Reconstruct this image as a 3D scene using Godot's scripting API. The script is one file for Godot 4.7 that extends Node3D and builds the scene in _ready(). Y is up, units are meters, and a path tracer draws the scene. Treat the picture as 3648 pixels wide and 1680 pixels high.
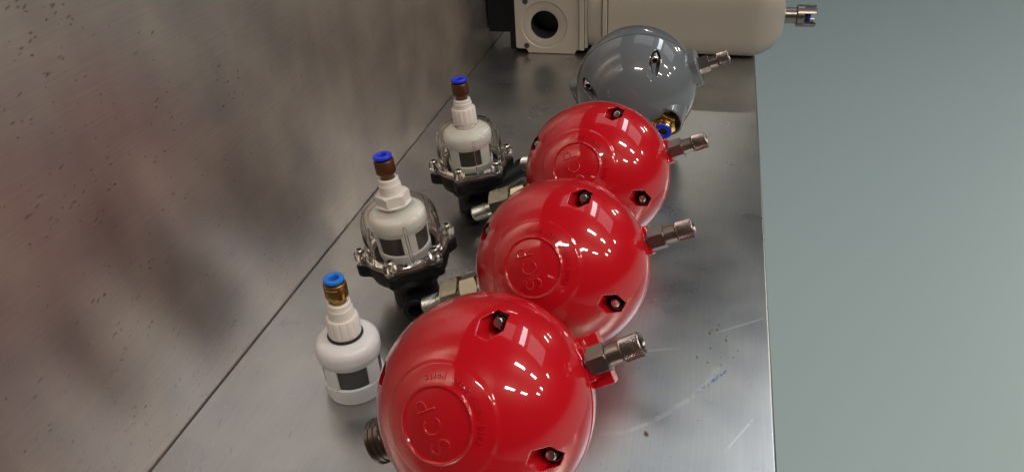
extends Node3D

const SMOOTH := 0.80          # cosine of the angle under which neighbouring faces are shaded smooth

# ------------------------------------------------------------------ mesh builder
class MB:
	var v := PackedVector3Array()
	var uv := PackedVector2Array()
	func tri(a: Vector3, b: Vector3, c: Vector3, ua := Vector2.ZERO, ub := Vector2.ZERO, uc := Vector2.ZERO) -> void:
		v.append(a); v.append(b); v.append(c)
		uv.append(ua); uv.append(ub); uv.append(uc)
	func quad(a: Vector3, b: Vector3, c: Vector3, d: Vector3, ua := Vector2.ZERO, ub := Vector2.ZERO, uc := Vector2.ZERO, ud := Vector2.ZERO) -> void:
		tri(a, b, c, ua, ub, uc)
		tri(a, c, d, ua, uc, ud)
	func turn_out(from: int) -> void:      # Godot's front faces run clockwise: make the volume negative
		var vol := 0.0
		var mid := Vector3.ZERO
		for i in range(from, v.size()):
			mid += v[i]
		mid /= maxf(1.0, v.size() - from)
		for i in range(from, v.size(), 3):
			vol += (v[i] - mid).dot((v[i + 1] - mid).cross(v[i + 2] - mid))
		if vol > 0.0:
			for i in range(from, v.size(), 3):
				var t := v[i + 1]; v[i + 1] = v[i + 2]; v[i + 2] = t
				var s := uv[i + 1]; uv[i + 1] = uv[i + 2]; uv[i + 2] = s
	func mesh(smooth := 0.80) -> ArrayMesh:
		var n := v.size()
		var fn := PackedVector3Array(); fn.resize(n / 3)
		var wt := PackedFloat32Array(); wt.resize(n)
		var at := {}
		for f in n / 3:
			var a := v[f * 3]; var b := v[f * 3 + 1]; var c := v[f * 3 + 2]
			fn[f] = -((b - a).cross(c - a)).normalized()
			wt[f * 3] = (b - a).angle_to(c - a)
			wt[f * 3 + 1] = (a - b).angle_to(c - b)
			wt[f * 3 + 2] = (a - c).angle_to(b - c)
			for k in 3:
				var p := v[f * 3 + k]
				var key := Vector3i(roundi(p.x * 2e5), roundi(p.y * 2e5), roundi(p.z * 2e5))
				if at.has(key):
					at[key].append(f * 3 + k)
				else:
					at[key] = PackedInt32Array([f * 3 + k])
		var nn := PackedVector3Array(); nn.resize(n)
		for key in at:
			var list: PackedInt32Array = at[key]
			for i in list:
				var own := fn[i / 3]
				var s := Vector3.ZERO
				for j in list:
					if fn[j / 3].dot(own) > smooth:
						s += fn[j / 3] * wt[j]
				nn[i] = s.normalized() if s.length_squared() > 1e-12 else own
		var arr := []
		arr.resize(Mesh.ARRAY_MAX)
		arr[Mesh.ARRAY_VERTEX] = v
		arr[Mesh.ARRAY_NORMAL] = nn
		arr[Mesh.ARRAY_TEX_UV] = uv
		var m := ArrayMesh.new()
		m.add_surface_from_arrays(Mesh.PRIMITIVE_TRIANGLES, arr)
		return m

# ------------------------------------------------------------------ shapes
func along(p: Vector3, axis: Vector3, spin := 0.0) -> Transform3D:   # frame at p whose Y runs along axis
	var y := axis.normalized()
	var x := (Vector3.UP if absf(y.y) < 0.9 else Vector3.RIGHT).cross(y).normalized()
	var z := x.cross(y).normalized()
	return Transform3D(Basis(x, y, z).rotated(y, spin), p)

func lathe(mb: MB, prof: Array, segs := 48, xf := Transform3D(), from := 0.0, to := TAU) -> void:   # prof: Vector2(radius, y)
	var start := mb.v.size()
	for i in segs:
		var a := lerpf(from, to, float(i) / segs); var b := lerpf(from, to, float(i + 1) / segs)
		if i == segs - 1 and is_equal_approx(to - from, TAU):
			b = from
		var ca := cos(a); var sa := sin(a); var cb := cos(b); var sb := sin(b)
		for j in prof.size() - 1:
			var p: Vector2 = prof[j]; var q: Vector2 = prof[j + 1]
			var A := xf * Vector3(p.x * ca, p.y, p.x * sa); var B := xf * Vector3(q.x * ca, q.y, q.x * sa)
			var C := xf * Vector3(q.x * cb, q.y, q.x * sb); var D := xf * Vector3(p.x * cb, p.y, p.x * sb)
			var u0 := float(i) / segs; var u1 := float(i + 1) / segs
			if q.x > 1e-7: mb.tri(A, B, C, Vector2(u0, p.y * 20.0), Vector2(u0, q.y * 20.0), Vector2(u1, q.y * 20.0))
			if p.x > 1e-7: mb.tri(A, C, D, Vector2(u0, p.y * 20.0), Vector2(u1, q.y * 20.0), Vector2(u1, p.y * 20.0))
	mb.turn_out(start)

func prism(mb: MB, poly: Array, y0: float, y1: float, bevel: float, xf := Transform3D()) -> void:   # poly: Vector2 in x,z; edges rounded off by a bevel at both ends
	var start := mb.v.size()
	var n := poly.size()
	var c := Vector2.ZERO
	for p in poly: c += p
	c /= n
	var small := []
	for p in poly:
		var d: Vector2 = p - c
		small.append(c + d * (1.0 - bevel / maxf(d.length(), 1e-6)))
	var levels := [[small, y0], [poly, y0 + bevel], [poly, y1 - bevel], [small, y1]]
	for l in 3:
		for i in n:
			var k := (i + 1) % n
			var a: Vector2 = levels[l][0][i]; var b: Vector2 = levels[l][0][k]; var e: Vector2 = levels[l + 1][0][k]; var f: Vector2 = levels[l + 1][0][i]
			mb.quad(xf * Vector3(a.x, levels[l][1], a.y), xf * Vector3(b.x, levels[l][1], b.y), xf * Vector3(e.x, levels[l + 1][1], e.y), xf * Vector3(f.x, levels[l + 1][1], f.y))
	var ids := Geometry2D.triangulate_polygon(PackedVector2Array(small))
	for t in range(0, ids.size(), 3):
		var a: Vector2 = small[ids[t]]; var b: Vector2 = small[ids[t + 1]]; var e: Vector2 = small[ids[t + 2]]
		# both ends, wound opposite ways and to match the sides
		var w := (b - a).cross(e - a) * poly_sign(poly) > 0.0
		if w:
			mb.tri(xf * Vector3(a.x, y1, a.y), xf * Vector3(b.x, y1, b.y), xf * Vector3(e.x, y1, e.y))
			mb.tri(xf * Vector3(a.x, y0, a.y), xf * Vector3(e.x, y0, e.y), xf * Vector3(b.x, y0, b.y))
		else:
			mb.tri(xf * Vector3(a.x, y1, a.y), xf * Vector3(e.x, y1, e.y), xf * Vector3(b.x, y1, b.y))
			mb.tri(xf * Vector3(a.x, y0, a.y), xf * Vector3(b.x, y0, b.y), xf * Vector3(e.x, y0, e.y))
	mb.turn_out(start)

func poly_sign(poly: Array) -> float:
	var s := 0.0
	for i in poly.size():
		s += (poly[i] as Vector2).cross(poly[(i + 1) % poly.size()])
	return signf(s)

func ngon(n: int, r: float, spin := 0.0) -> Array:
	var out := []
	for i in n: out.append(Vector2(cos(spin + TAU * i / n), sin(spin + TAU * i / n)) * r)
	return out

func round_rect(w: float, h: float, r: float, k := 5) -> Array:
	var out := []
	for c in 4:
		var cx := (w - r) * (1 if c == 0 or c == 3 else -1); var cy := (h - r) * (1 if c < 2 else -1)
		for i in k + 1:
			var a := PI / 2 * (c + float(i) / k)
			out.append(Vector2(cx + r * cos(a), cy + r * sin(a)))
	return out

func box(mb: MB, lo: Vector3, hi: Vector3, bevel := 0.001, xf := Transform3D()) -> void:
	var c := (lo + hi) / 2; var s := (hi - lo) / 2
	prism(mb, [Vector2(-s.x, -s.z), Vector2(s.x, -s.z), Vector2(s.x, s.z), Vector2(-s.x, s.z)], -s.y, s.y, bevel, xf * Transform3D(Basis(), c))

func hex_nut(mb: MB, r: float, y0: float, y1: float, bore: float, xf := Transform3D(), both := true) -> void:   # hexagon whose corners are turned off at a slant, as a nut's are
	var start := mb.v.size()
	var rc := r * 0.89
	var segs := 48
	var rows := [[bore, y0, 0], [rc, y0, 0], [r, y0, 1], [r, y1, 1], [rc, y1, 0], [bore, y1, 0]]
	if bore <= 0.0: rows[0][0] = 0.0; rows[5][0] = 0.0
	for i in segs:
		var q := []
		for e in [i, i + 1]:
			var a = TAU * (e % segs) / segs
			var hexr := r * cos(PI / 6) / cos(fposmod(a, PI / 3) - PI / 6)
			var drop := maxf(0.0, hexr - rc) * 0.55
			var col := []
			for k in rows.size():
				var rr: float = hexr if rows[k][2] == 1 else minf(rows[k][0], hexr)
				var y: float = rows[k][1]
				if rows[k][2] == 1: y += (drop if k == 2 and both else 0.0) - (drop if k == 3 else 0.0)
				col.append(xf * Vector3(rr * cos(a), y, rr * sin(a)))
			q.append(col)
		for k in rows.size() - 1:
			mb.quad(q[0][k], q[0][k + 1], q[1][k + 1], q[1][k])
		if bore > 0.0:
			mb.quad(q[0][5], q[0][0], q[1][0], q[1][5])
	mb.turn_out(start)

func knurl(mb: MB, r: float, y0: float, y1: float, around: int, bore: float, xf := Transform3D()) -> void:
	var start := mb.v.size()
	var segs := around * 4
	var rows := int((y1 - y0) / (TAU * r / segs)) + 1
	for i in segs:
		for j in rows:
			var q := []
			for e in [[i, j], [i, j + 1], [i + 1, j + 1], [i + 1, j]]:
				var a = TAU * (e[0] % segs) / segs; var t := float(e[1]) / rows
				var rr := r
				if e[1] > 0 and e[1] < rows:
					var s := t * (y1 - y0) / r
					rr += r * 0.06 * maxf(cos(around * (a + s)), cos(around * (a - s)))  * -1.0
				q.append(xf * Vector3(rr * cos(a), lerpf(y0, y1, t), rr * sin(a)))
			mb.quad(q[0], q[1], q[2], q[3])
	mb.turn_out(start)
	var b := y1 - 0.010
	lathe(mb, [Vector2(r, y0), Vector2(bore, y0)], 48, xf)
	lathe(mb, [Vector2(r, y1), Vector2(r * 0.93, y1 + 0.0005), Vector2(bore * 1.12, y1 + 0.0005), Vector2(bore, y1 - 0.0004), Vector2(bore * 0.95, y1 - 0.0012), Vector2(bore, y1 - 0.002), Vector2(bore * 0.95, y1 - 0.0028), Vector2(bore, y1 - 0.0036), Vector2(bore, b), Vector2(0, b)], 48, xf)

func thread(r: float, y0: float, y1: float, pitch: float, depth: float) -> Array:   # profile of a threaded length
	var out := []
	var n := int(round((y1 - y0) / pitch))
	for i in n:
		var y := y0 + (y1 - y0) * i / n; var p := (y1 - y0) / n
		out.append(Vector2(r - depth, y)); out.append(Vector2(r, y + p * 0.35)); out.append(Vector2(r, y + p * 0.6))
	out.append(Vector2(r - depth, y1))
	return out

func arc(cx: float, cy: float, r: float, a0: float, a1: float, n: int) -> Array:
	var out := []
	for i in n + 1:
		var a := deg_to_rad(lerpf(a0, a1, float(i) / n))
		out.append(Vector2(cx + r * cos(a), cy + r * sin(a)))
	return out

func tube(mb: MB, pts: Array, r: float, normals: Array, sides := 8) -> void:
	var start := mb.v.size()
	var rings := []
	for i in pts.size():
		var t: Vector3 = (pts[mini(i + 1, pts.size() - 1)] - pts[maxi(i - 1, 0)]).normalized()
		var up: Vector3 = normals[i]
		var side := t.cross(up).normalized()
		up = side.cross(t).normalized()
		var ring := []
		for k in sides:
			var a := TAU * k / sides
			ring.append(pts[i] + side * cos(a) * r + up * sin(a) * r * 0.9)
		rings.append(ring)
	for i in pts.size() - 1:
		for k in sides:
			var m := (k + 1) % sides
			mb.quad(rings[i][k], rings[i][m], rings[i + 1][m], rings[i + 1][k])
	for e in [0, pts.size() - 1]:
		var t: Vector3 = (pts[e] - pts[1 if e == 0 else e - 1]).normalized()
		var cap: Vector3 = pts[e] + t * r * 0.8
		for k in sides:
			var m := (k + 1) % sides
			if e == 0: mb.tri(rings[e][m], rings[e][k], cap)
			else: mb.tri(rings[e][k], rings[e][m], cap)
	mb.turn_out(start)

# ------------------------------------------------------------------ nodes
var taken := {}
func numbered(called: String) -> String:
	if not taken.has(called):
		taken[called] = 0
		return called
	taken[called] += 1
	return "%s_%03d" % [called, taken[called]]

func tag(o: Node, label: String, category: String, group := "") -> void:
	o.set_meta("label", label); o.set_meta("category", category)
	if group: o.set_meta("group", group)

func thing(called: String, label: String, category: String, at: Transform3D, group := "") -> Node3D:
	var o := Node3D.new()
	o.name = numbered(called)
	o.transform = at
	add_child(o)
	tag(o, label, category, group)
	return o

func put(called: String, mb: MB, m: Material, parent: Node, xf := Transform3D(), smooth := SMOOTH) -> MeshInstance3D:
	return put_mesh(called, mb.mesh(smooth), m, parent, xf)

func put_mesh(called: String, mesh: Mesh, m: Material, parent: Node, xf := Transform3D()) -> MeshInstance3D:
	var o := MeshInstance3D.new()
	o.mesh = mesh
	o.material_override = m
	o.transform = xf
	o.cast_shadow = GeometryInstance3D.SHADOW_CASTING_SETTING_ON
	var n := called; var k := 0
	while parent.has_node(NodePath(n)):
		k += 1
		n = "%s_%03d" % [called, k]
	o.name = n
	parent.add_child(o, true)
	return o

# ------------------------------------------------------------------ materials
var M := {}
func lin(r: float, g: float, b: float, a := 1.0) -> Color:
	var c := Color(r, g, b).linear_to_srgb()
	c.a = a
	return c

func mat(called: String, c: Color, rough: float, metal := 0.0) -> StandardMaterial3D:
	var m := StandardMaterial3D.new()
	m.resource_name = called
	m.albedo_color = c
	m.roughness = rough
	m.metallic = metal
	M[called] = m
	return m

func noise_tex(size: int, freq: float, seed_: int, as_normal := false, strength := 1.0, octaves := 3) -> NoiseTexture2D:
	var n := FastNoiseLite.new()
	n.noise_type = FastNoiseLite.TYPE_SIMPLEX_SMOOTH
	n.frequency = freq
	n.seed = seed_
	n.fractal_octaves = octaves
	var t := NoiseTexture2D.new()
	t.width = size; t.height = size
	t.seamless = true
	t.noise = n
	t.as_normal_map = as_normal
	t.bump_strength = strength
	t.normalize = true
	return t

func make_materials() -> void:
	var peel := noise_tex(512, 0.02, 7, true, 2.0, 2)
	var red := mat("red_paint", lin(0.50, 0.005, 0.012), 0.28)
	red.metallic_specular = 0.25
	red.clearcoat_enabled = true; red.clearcoat = 1.0; red.clearcoat_roughness = 0.02
	red.normal_enabled = true; red.normal_texture = peel; red.normal_scale = 0.05
	red.uv1_triplanar = true; red.uv1_scale = Vector3.ONE * 14.0
	var grey := mat("grey_paint", lin(0.135, 0.147, 0.165), 0.28)
	grey.metallic_specular = 0.25
	grey.clearcoat_enabled = true; grey.clearcoat = 1.0; grey.clearcoat_roughness = 0.02
	grey.normal_enabled = true; grey.normal_texture = peel; grey.normal_scale = 0.05
	grey.uv1_triplanar = true; grey.uv1_scale = Vector3.ONE * 14.0
	mat("gap_black", lin(0.012, 0.010, 0.010), 0.6)
	mat("dark_steel", lin(0.17, 0.15, 0.135), 0.28, 1.0)
	mat("valve_steel", lin(0.33, 0.28, 0.26), 0.32, 1.0)
	mat("bolt_steel", lin(0.62, 0.58, 0.55), 0.22, 1.0)
	mat("nut_black", lin(0.03, 0.028, 0.027), 0.35, 1.0)
	mat("zinc", lin(0.52, 0.50, 0.41), 0.27, 1.0)
	mat("zinc_thread", lin(0.60, 0.61, 0.56), 0.35, 1.0)
	mat("brass", lin(0.34, 0.21, 0.07), 0.38, 1.0)
	mat("bright_brass", lin(0.66, 0.42, 0.12), 0.22, 1.0)
	mat("brown_brass", lin(0.16, 0.075, 0.042), 0.34, 0.75)
	mat("blue_cap", lin(0.012, 0.16, 0.62), 0.35)
	mat("deep_blue_cap", lin(0.012, 0.035, 0.62), 0.35)
	var white := mat("white_plastic", lin(0.71, 0.70, 0.715), 0.32)
	white.subsurf_scatter_enabled = true; white.subsurf_scatter_strength = 0.15
	var core := mat("bowl_core_lightened", lin(0.88, 0.88, 0.90), 0.3)  # white plastic made lighter to offset the dimming inside the bowl
	core.subsurf_scatter_enabled = true; core.subsurf_scatter_strength = 0.15
	mat("cream_plastic", lin(0.70, 0.655, 0.615), 0.4)
	var black := mat("black_plastic", lin(0.006, 0.006, 0.007), 0.5)
	black.metallic_specular = 0.3
	mat("rubber", lin(0.012, 0.012, 0.013), 0.5)
	mat("cream_paint", lin(0.365, 0.325, 0.275), 0.38)
	mat("bore_dark", lin(0.03, 0.031, 0.034), 0.5)
	var glass := mat("clear_plastic", Color(0.62, 0.57, 0.48, 0.05), 0.02)
	glass.transparency = BaseMaterial3D.TRANSPARENCY_ALPHA
	var solid := mat("clear_solid", Color(1.0, 0.985, 0.965, 0.0), 0.04)
	solid.transparency = BaseMaterial3D.TRANSPARENCY_ALPHA
	solid.refraction_enabled = true; solid.refraction_scale = 0.049
	var shell := mat("clear_shell", Color(1.0, 0.99, 0.97, 0.0), 0.03)
	shell.transparency = BaseMaterial3D.TRANSPARENCY_ALPHA
	shell.refraction_enabled = true; shell.refraction_scale = 0.026
	mat("gasket", lin(0.10, 0.032, 0.022), 0.4)
	var lamp := mat("lamp_glow", Color(1, 1, 1), 0.5)
	lamp.emission_enabled = true; lamp.emission = Color(1.0, 0.97, 0.92); lamp.emission_energy_multiplier = 4.0
	var roof := mat("unseen_roof_glow", Color(1, 1, 1), 0.6)
	roof.emission_enabled = true; roof.emission = Color(0.95, 0.98, 1.0); roof.emission_energy_multiplier = 0.5
	mat("lamp_housing", lin(0.7, 0.7, 0.7), 0.5)
	# woven wire cloth
	var im := Image.create(64, 64, true, Image.FORMAT_RGB8)
	var hm := Image.create(64, 64, true, Image.FORMAT_RGB8)
	for y in 64:
		for x in 64:
			var a := (x % 16) / 16.0; var b := (y % 16) / 16.0
			var over := ((x / 16) + (y / 16)) % 2 == 0
			var wa := maxf(0.0, 1.0 - absf(a - 0.5) * 3.0); var wb := maxf(0.0, 1.0 - absf(b - 0.5) * 3.0)
			var ha := wa * (1.0 if over else 0.6); var hb := wb * (0.6 if over else 1.0)
			var h := maxf(ha, hb)
			var g := 0.10 if h < 0.05 else 0.36
			im.set_pixel(x, y, Color(g, g, g)); hm.set_pixel(x, y, Color(h, h, h))
	im.generate_mipmaps()
	var wire := mat("wire_cloth", Color(1, 1, 1), 0.45, 0.55)
	wire.albedo_texture = ImageTexture.create_from_image(im)
	wire.uv1_scale = Vector3(30, 11, 1)
	wire.heightmap_enabled = true; wire.heightmap_texture = ImageTexture.create_from_image(hm); wire.heightmap_scale = 0.02

# Marks on sheet metal: an albedo picture and a roughness picture laid over `size` metres from `origin`.
func sheet_images(w: int, h: int, per_m: float, base: Color, seed_: int, streak := 0.0, hair := 0.022) -> Array:
	var n := FastNoiseLite.new(); n.seed = seed_; n.frequency = 0.006; n.fractal_octaves = 4
	var g := FastNoiseLite.new(); g.seed = seed_ + 1; g.frequency = 0.25; g.fractal_octaves = 2
	var q := FastNoiseLite.new(); q.seed = seed_ + 2; q.frequency = 0.02; q.fractal_octaves = 4
	var reflection_bands := PackedFloat32Array()      # upright bands, streaky reflections put into colour and roughness
	for x in w: reflection_bands.append(q.get_noise_2d(x * 0.6, 0.0))
	var col := PackedByteArray(); col.resize(w * h * 3)
	var rou := PackedByteArray(); rou.resize(w * h * 3)
	for y in h:
		for x in w:
			var stain := n.get_noise_2d(x, y)
			var grain := g.get_noise_2d(x * 0.03, y * 0.9)     # brushed along the picture's x
			var k := 1.0 + stain * 0.075 + grain * hair + reflection_bands[x] * streak * 0.3
			var i := (y * w + x) * 3
			col[i] = clampi(int(base.r8 * k), 0, 255); col[i + 1] = clampi(int(base.g8 * k), 0, 255); col[i + 2] = clampi(int(base.b8 * (k - stain * 0.03)), 0, 255)
			var r := clampi(int(128.0 * (1.0 + stain * 0.12 + reflection_bands[x] * streak)), 0, 255)
			rou[i] = r; rou[i + 1] = r; rou[i + 2] = r
	return [Image.create_from_data(w, h, false, Image.FORMAT_RGB8, col), Image.create_from_data(w, h, false, Image.FORMAT_RGB8, rou)]

func blot(ims: Array, cx: float, cy: float, rx: float, ry: float, turn: float, c: Color, alpha: float, rough: float, rng: RandomNumberGenerator) -> void:
	var n := FastNoiseLite.new(); n.seed = rng.randi(); n.frequency = 0.35
	var im: Image = ims[0]; var ro: Image = ims[1]
	var r := int(ceil(maxf(rx, ry) * 1.3))
	for y in range(int(cy) - r, int(cy) + r + 1):
		for x in range(int(cx) - r, int(cx) + r + 1):
			if x < 0 or y < 0 or x >= im.get_width() or y >= im.get_height(): continue
			var d := Vector2(x - cx, y - cy).rotated(-turn)
			var q := sqrt(d.x * d.x / (rx * rx) + d.y * d.y / (ry * ry)) + n.get_noise_2d(x, y) * 0.55
			var a := clampf((1.0 - q) * 2.0, 0.0, 1.0) * alpha
			if a <= 0.0: continue
			im.set_pixel(x, y, im.get_pixel(x, y).lerp(c, a))
			ro.set_pixel(x, y, ro.get_pixel(x, y).lerp(Color(rough, rough, rough), a))

func scratch(ims: Array, a: Vector2, b: Vector2, wide: float, c: Color, alpha: float, rough: float, bow := 0.0) -> void:
	var im: Image = ims[0]; var ro: Image = ims[1]
	var steps := int(a.distance_to(b) * 1.5) + 2
	var side := (b - a).orthogonal().normalized()
	for i in steps:
		var t := float(i) / (steps - 1)
		var p := a.lerp(b, t) + side * bow * sin(PI * t)
		var fade := alpha * minf(1.0, 4.0 * minf(t, 1.0 - t) + 0.2)
		for dy in range(-2, 3):
			for dx in range(-2, 3):
				var x := int(p.x) + dx; var y := int(p.y) + dy
				if x < 0 or y < 0 or x >= im.get_width() or y >= im.get_height(): continue
				var k := fade * clampf(wide - Vector2(x + 0.5 - p.x, y + 0.5 - p.y).length(), 0.0, 1.0)
				if k <= 0.01: continue
				im.set_pixel(x, y, im.get_pixel(x, y).lerp(c, k))
				ro.set_pixel(x, y, ro.get_pixel(x, y).lerp(Color(rough, rough, rough), k))

# ------------------------------------------------------------------ the balls
const R := 0.065
func dome_height(rho: float) -> float:     # front cover's height over its rim plane, all in millimetres
	var z := sqrt(maxf(0.0, 65.0 * 65.0 - rho * rho))
	z += 0.7 * (1.0 - smoothstep(31.0, 33.5, rho))
	z -= 0.55 * (1.0 - smoothstep(19.0, 19.8, rho))
	z += 0.8 * exp(-pow((rho - 20.4) / 0.62, 2.0))
	return z

func plain_dome(rho: float) -> float:
	return sqrt(maxf(0.0, 65.0 * 65.0 - rho * rho))

func dome_cover(mb: MB, holes: Array, rings: Array, embossed: bool) -> void:   # holes: outlines in mm, each cut straight down along the ball's axis
	var start := mb.v.size()
	var segs := 144
	var hgt := func(p: Vector2) -> Vector3:
		var z: float = dome_height(p.length()) if embossed else plain_dome(p.length())
		return Vector3(p.x, p.y, z) * 0.001
	var boxes := []
	for h in holes:
		var b := Rect2(h[0], Vector2.ZERO)
		for p in h: b = b.expand(p)
		boxes.append(b.grow(0.5))
	for j in rings.size() - 1:
		var r0: float = rings[j]; var r1: float = rings[j + 1]
		for i in segs:
			var a := TAU * i / segs; var b := TAU * ((i + 1) % segs) / segs
			var cell := [Vector2(cos(a), sin(a)) * r0, Vector2(cos(a), sin(a)) * r1, Vector2(cos(b), sin(b)) * r1, Vector2(cos(b), sin(b)) * r0]
			if r0 == 0.0: cell = [Vector2.ZERO, cell[1], cell[2]]
			var bounds := Rect2(cell[0], Vector2.ZERO)
			for p in cell: bounds = bounds.expand(p)
			var polys := [PackedVector2Array(cell)]
			var cut := false
			for k in holes.size():
				if boxes[k].intersects(bounds):
					var next := []
					for q in polys:
						next.append_array(Geometry2D.clip_polygons(q, holes[k]))
					polys = next
					cut = true
			if not cut:
				if cell.size() == 3:
					mb.tri(hgt.call(cell[0]), hgt.call(cell[1]), hgt.call(cell[2]))
				else:
					mb.quad(hgt.call(cell[0]), hgt.call(cell[1]), hgt.call(cell[2]), hgt.call(cell[3]))
				continue
			for q in polys:
				var ids := Geometry2D.triangulate_polygon(q)
				for t in range(0, ids.size(), 3):
					var A: Vector2 = q[ids[t]]; var B: Vector2 = q[ids[t + 1]]; var C: Vector2 = q[ids[t + 2]]
					var w := (B - A).cross(C - A)
					if absf(w) < 1e-5: continue
					if w > 0.0: mb.tri(hgt.call(A), hgt.call(B), hgt.call(C))
					else: mb.tri(hgt.call(A), hgt.call(C), hgt.call(B))
	# the sheet's winding is the same everywhere; make it face outwards
	if mb.v.size() > start:
		var a := mb.v[start]; var nrm := -(mb.v[start + 1] - a).cross(mb.v[start + 2] - a)
		if nrm.z < 0.0:
			for i in range(start, mb.v.size(), 3):
				var t := mb.v[i + 1]; mb.v[i + 1] = mb.v[i + 2]; mb.v[i + 2] = t

func pocket(mb: MB, outer: Array, inner: Array, floor_z: Callable, embossed: bool) -> void:   # rounded lip, straight walls and a floor, open towards the front
	var n := outer.size()
	var zs := func(p: Vector2) -> float: return (dome_height(p.length()) if embossed else plain_dome(p.length()))
	for i in n:
		var k := (i + 1) % n
		var o0: Vector2 = outer[i]; var o1: Vector2 = outer[k]; var i0: Vector2 = inner[i]; var i1: Vector2 = inner[k]
		var m0 := o0.lerp(i0, 0.62); var m1 := o1.lerp(i1, 0.62)
		var rows := [
			[Vector3(o0.x, o0.y, zs.call(o0)), Vector3(o1.x, o1.y, zs.call(o1))],
			[Vector3(m0.x, m0.y, zs.call(m0) - 0.12), Vector3(m1.x, m1.y, zs.call(m1) - 0.12)],
			[Vector3(i0.x, i0.y, zs.call(i0) - 0.55), Vector3(i1.x, i1.y, zs.call(i1) - 0.55)],
			[Vector3(i0.x, i0.y, floor_z.call(i0)), Vector3(i1.x, i1.y, floor_z.call(i1))]]
		for r in 3:
			var s := mb.v.size()
			mb.quad(rows[r][0] * 0.001, rows[r][1] * 0.001, rows[r + 1][1] * 0.001, rows[r + 1][0] * 0.001)
			# facing the pocket's middle
			var c := Vector2.ZERO
			for p in inner: c += p
			c /= n
			var nrm := -(mb.v[s + 1] - mb.v[s]).cross(mb.v[s + 2] - mb.v[s])
			if nrm.dot(Vector3(c.x, c.y, 200.0) * 0.001 - mb.v[s]) < 0.0:
				for q in range(s, mb.v.size(), 3):
					var t := mb.v[q + 1]; mb.v[q + 1] = mb.v[q + 2]; mb.v[q + 2] = t
	var ids := Geometry2D.triangulate_polygon(PackedVector2Array(inner))
	for t in range(0, ids.size(), 3):
		var s := mb.v.size()
		var q := []
		for e in 3:
			var p: Vector2 = inner[ids[t + e]]
			q.append(Vector3(p.x, p.y, floor_z.call(p)) * 0.001)
		mb.tri(q[0], q[1], q[2])
		if -(q[1] - q[0]).cross(q[2] - q[0]).z < 0.0:
			mb.v[s + 1] = q[2]; mb.v[s + 2] = q[1]

func dense(poly: Array, k: int) -> Array:
	var out := []
	for i in poly.size():
		for j in k: out.append((poly[i] as Vector2).lerp(poly[(i + 1) % poly.size()], float(j) / k))
	return out

func scaled(poly: Array, by: float) -> Array:
	var c := Vector2.ZERO
	for p in poly: c += p
	c /= poly.size()
	var out := []
	for p in poly: out.append(p + (p - c).normalized() * by)
	return out

func on_dome(p: Vector2, lift := 0.0) -> Vector3:
	return (Vector3(p.x, p.y, dome_height(p.length())) + Vector3(p.x, p.y, plain_dome(p.length())).normalized() * lift) * 0.001

func stroke(mb: MB, pts: Array, r: float) -> void:    # a raised line on the cover; pts in mm
	var fine := []
	for i in pts.size() - 1:
		var n := maxi(1, int(ceil((pts[i] as Vector2).distance_to(pts[i + 1]) / 0.7)))
		for j in n: fine.append((pts[i] as Vector2).lerp(pts[i + 1], float(j) / n))
	fine.append(pts[-1])
	var p3 := []; var nr := []
	for p in fine:
		p3.append(on_dome(p, 0.1)); nr.append(Vector3(p.x, p.y, plain_dome(p.length())).normalized())
	tube(mb, p3, r * 0.001, nr, 10)

# letters' up runs to -X (away from the valve) and the words run to +Y
func letter_point(x: float, y: float) -> Vector2:
	return Vector2(-y, x)

const BOLT_RHO := 53.5
func drain_valve(parent: Node, xf: Transform3D) -> void:
	# xf: frame with Y along the valve, origin on the ball's centre
	var mb := MB.new()
	lathe(mb, [Vector2(0.0, 0.060), Vector2(0.0060, 0.060), Vector2(0.0063, 0.0780), Vector2(0.0063, 0.0868), Vector2(0.0057, 0.0874), Vector2(0.0, 0.0874)], 40, xf)
	var body := put("drain_valve", mb, M.valve_steel, parent)
	mb = MB.new()
	hex_nut(mb, 0.0091, 0.0672, 0.0785, 0.0, xf * Transform3D(Basis(Vector3.UP, 0.35), Vector3.ZERO))
	put("hex_nut", mb, M.valve_steel, body)
	mb = MB.new()
	knurl(mb, 0.0069, 0.0877, 0.0992, 26, 0.0049, xf)
	put("knurled_cap", mb, M.valve_steel, body)

func ball_base(parent: Node, paint: Material, xf: Transform3D, wide: bool) -> void:
	# back cover: rim band, round back, foot ring and the bosses of valve and inlet
	var mb := MB.new()
	var turn := Transform3D(Basis(Vector3.RIGHT, PI / 2), Vector3.ZERO)     # lathe axis Y -> ball axis Z
	var prof := [Vector2(0.0635, -0.0013), Vector2(0.0646, -0.0015), Vector2(0.0652, -0.0021), Vector2(0.0652, -0.0046)]
	for i in range(4, 32):
		var t := deg_to_rad(i * 2.0)
		prof.append(Vector2(R * cos(t), -R * sin(t)))
	prof.append(Vector2(0.0, -R * sin(deg_to_rad(62.0))))
	lathe(mb, prof, 96, turn)
	var back := put("back_cover", mb, paint, parent, xf)
	for s in [0.0, PI]:
		mb = MB.new()
		var f := Transform3D(Basis(Vector3.BACK, s - PI / 2), Vector3.ZERO)    # Y along the boss
		prism(mb, round_rect(0.0105, 0.0062, 0.0015, 3), 0.058, 0.0678, 0.0007, f * Transform3D(Basis(), Vector3(0, 0, -0.0082)))
		if wide:
			prism(mb, round_rect(0.0185, 0.0040, 0.0012, 3), 0.055, 0.0735, 0.0007, f * Transform3D(Basis(), Vector3(0, 0, -0.0185)))
		put("boss", mb, paint, back)
	mb = MB.new()
	lathe(mb, [Vector2(0.0632, 0.0002), Vector2(0.0632, -0.0016)], 96, turn)
	put("dark_seam_groove", mb, M.gap_black, parent, xf)  # black band lining the dark groove between the covers

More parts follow.
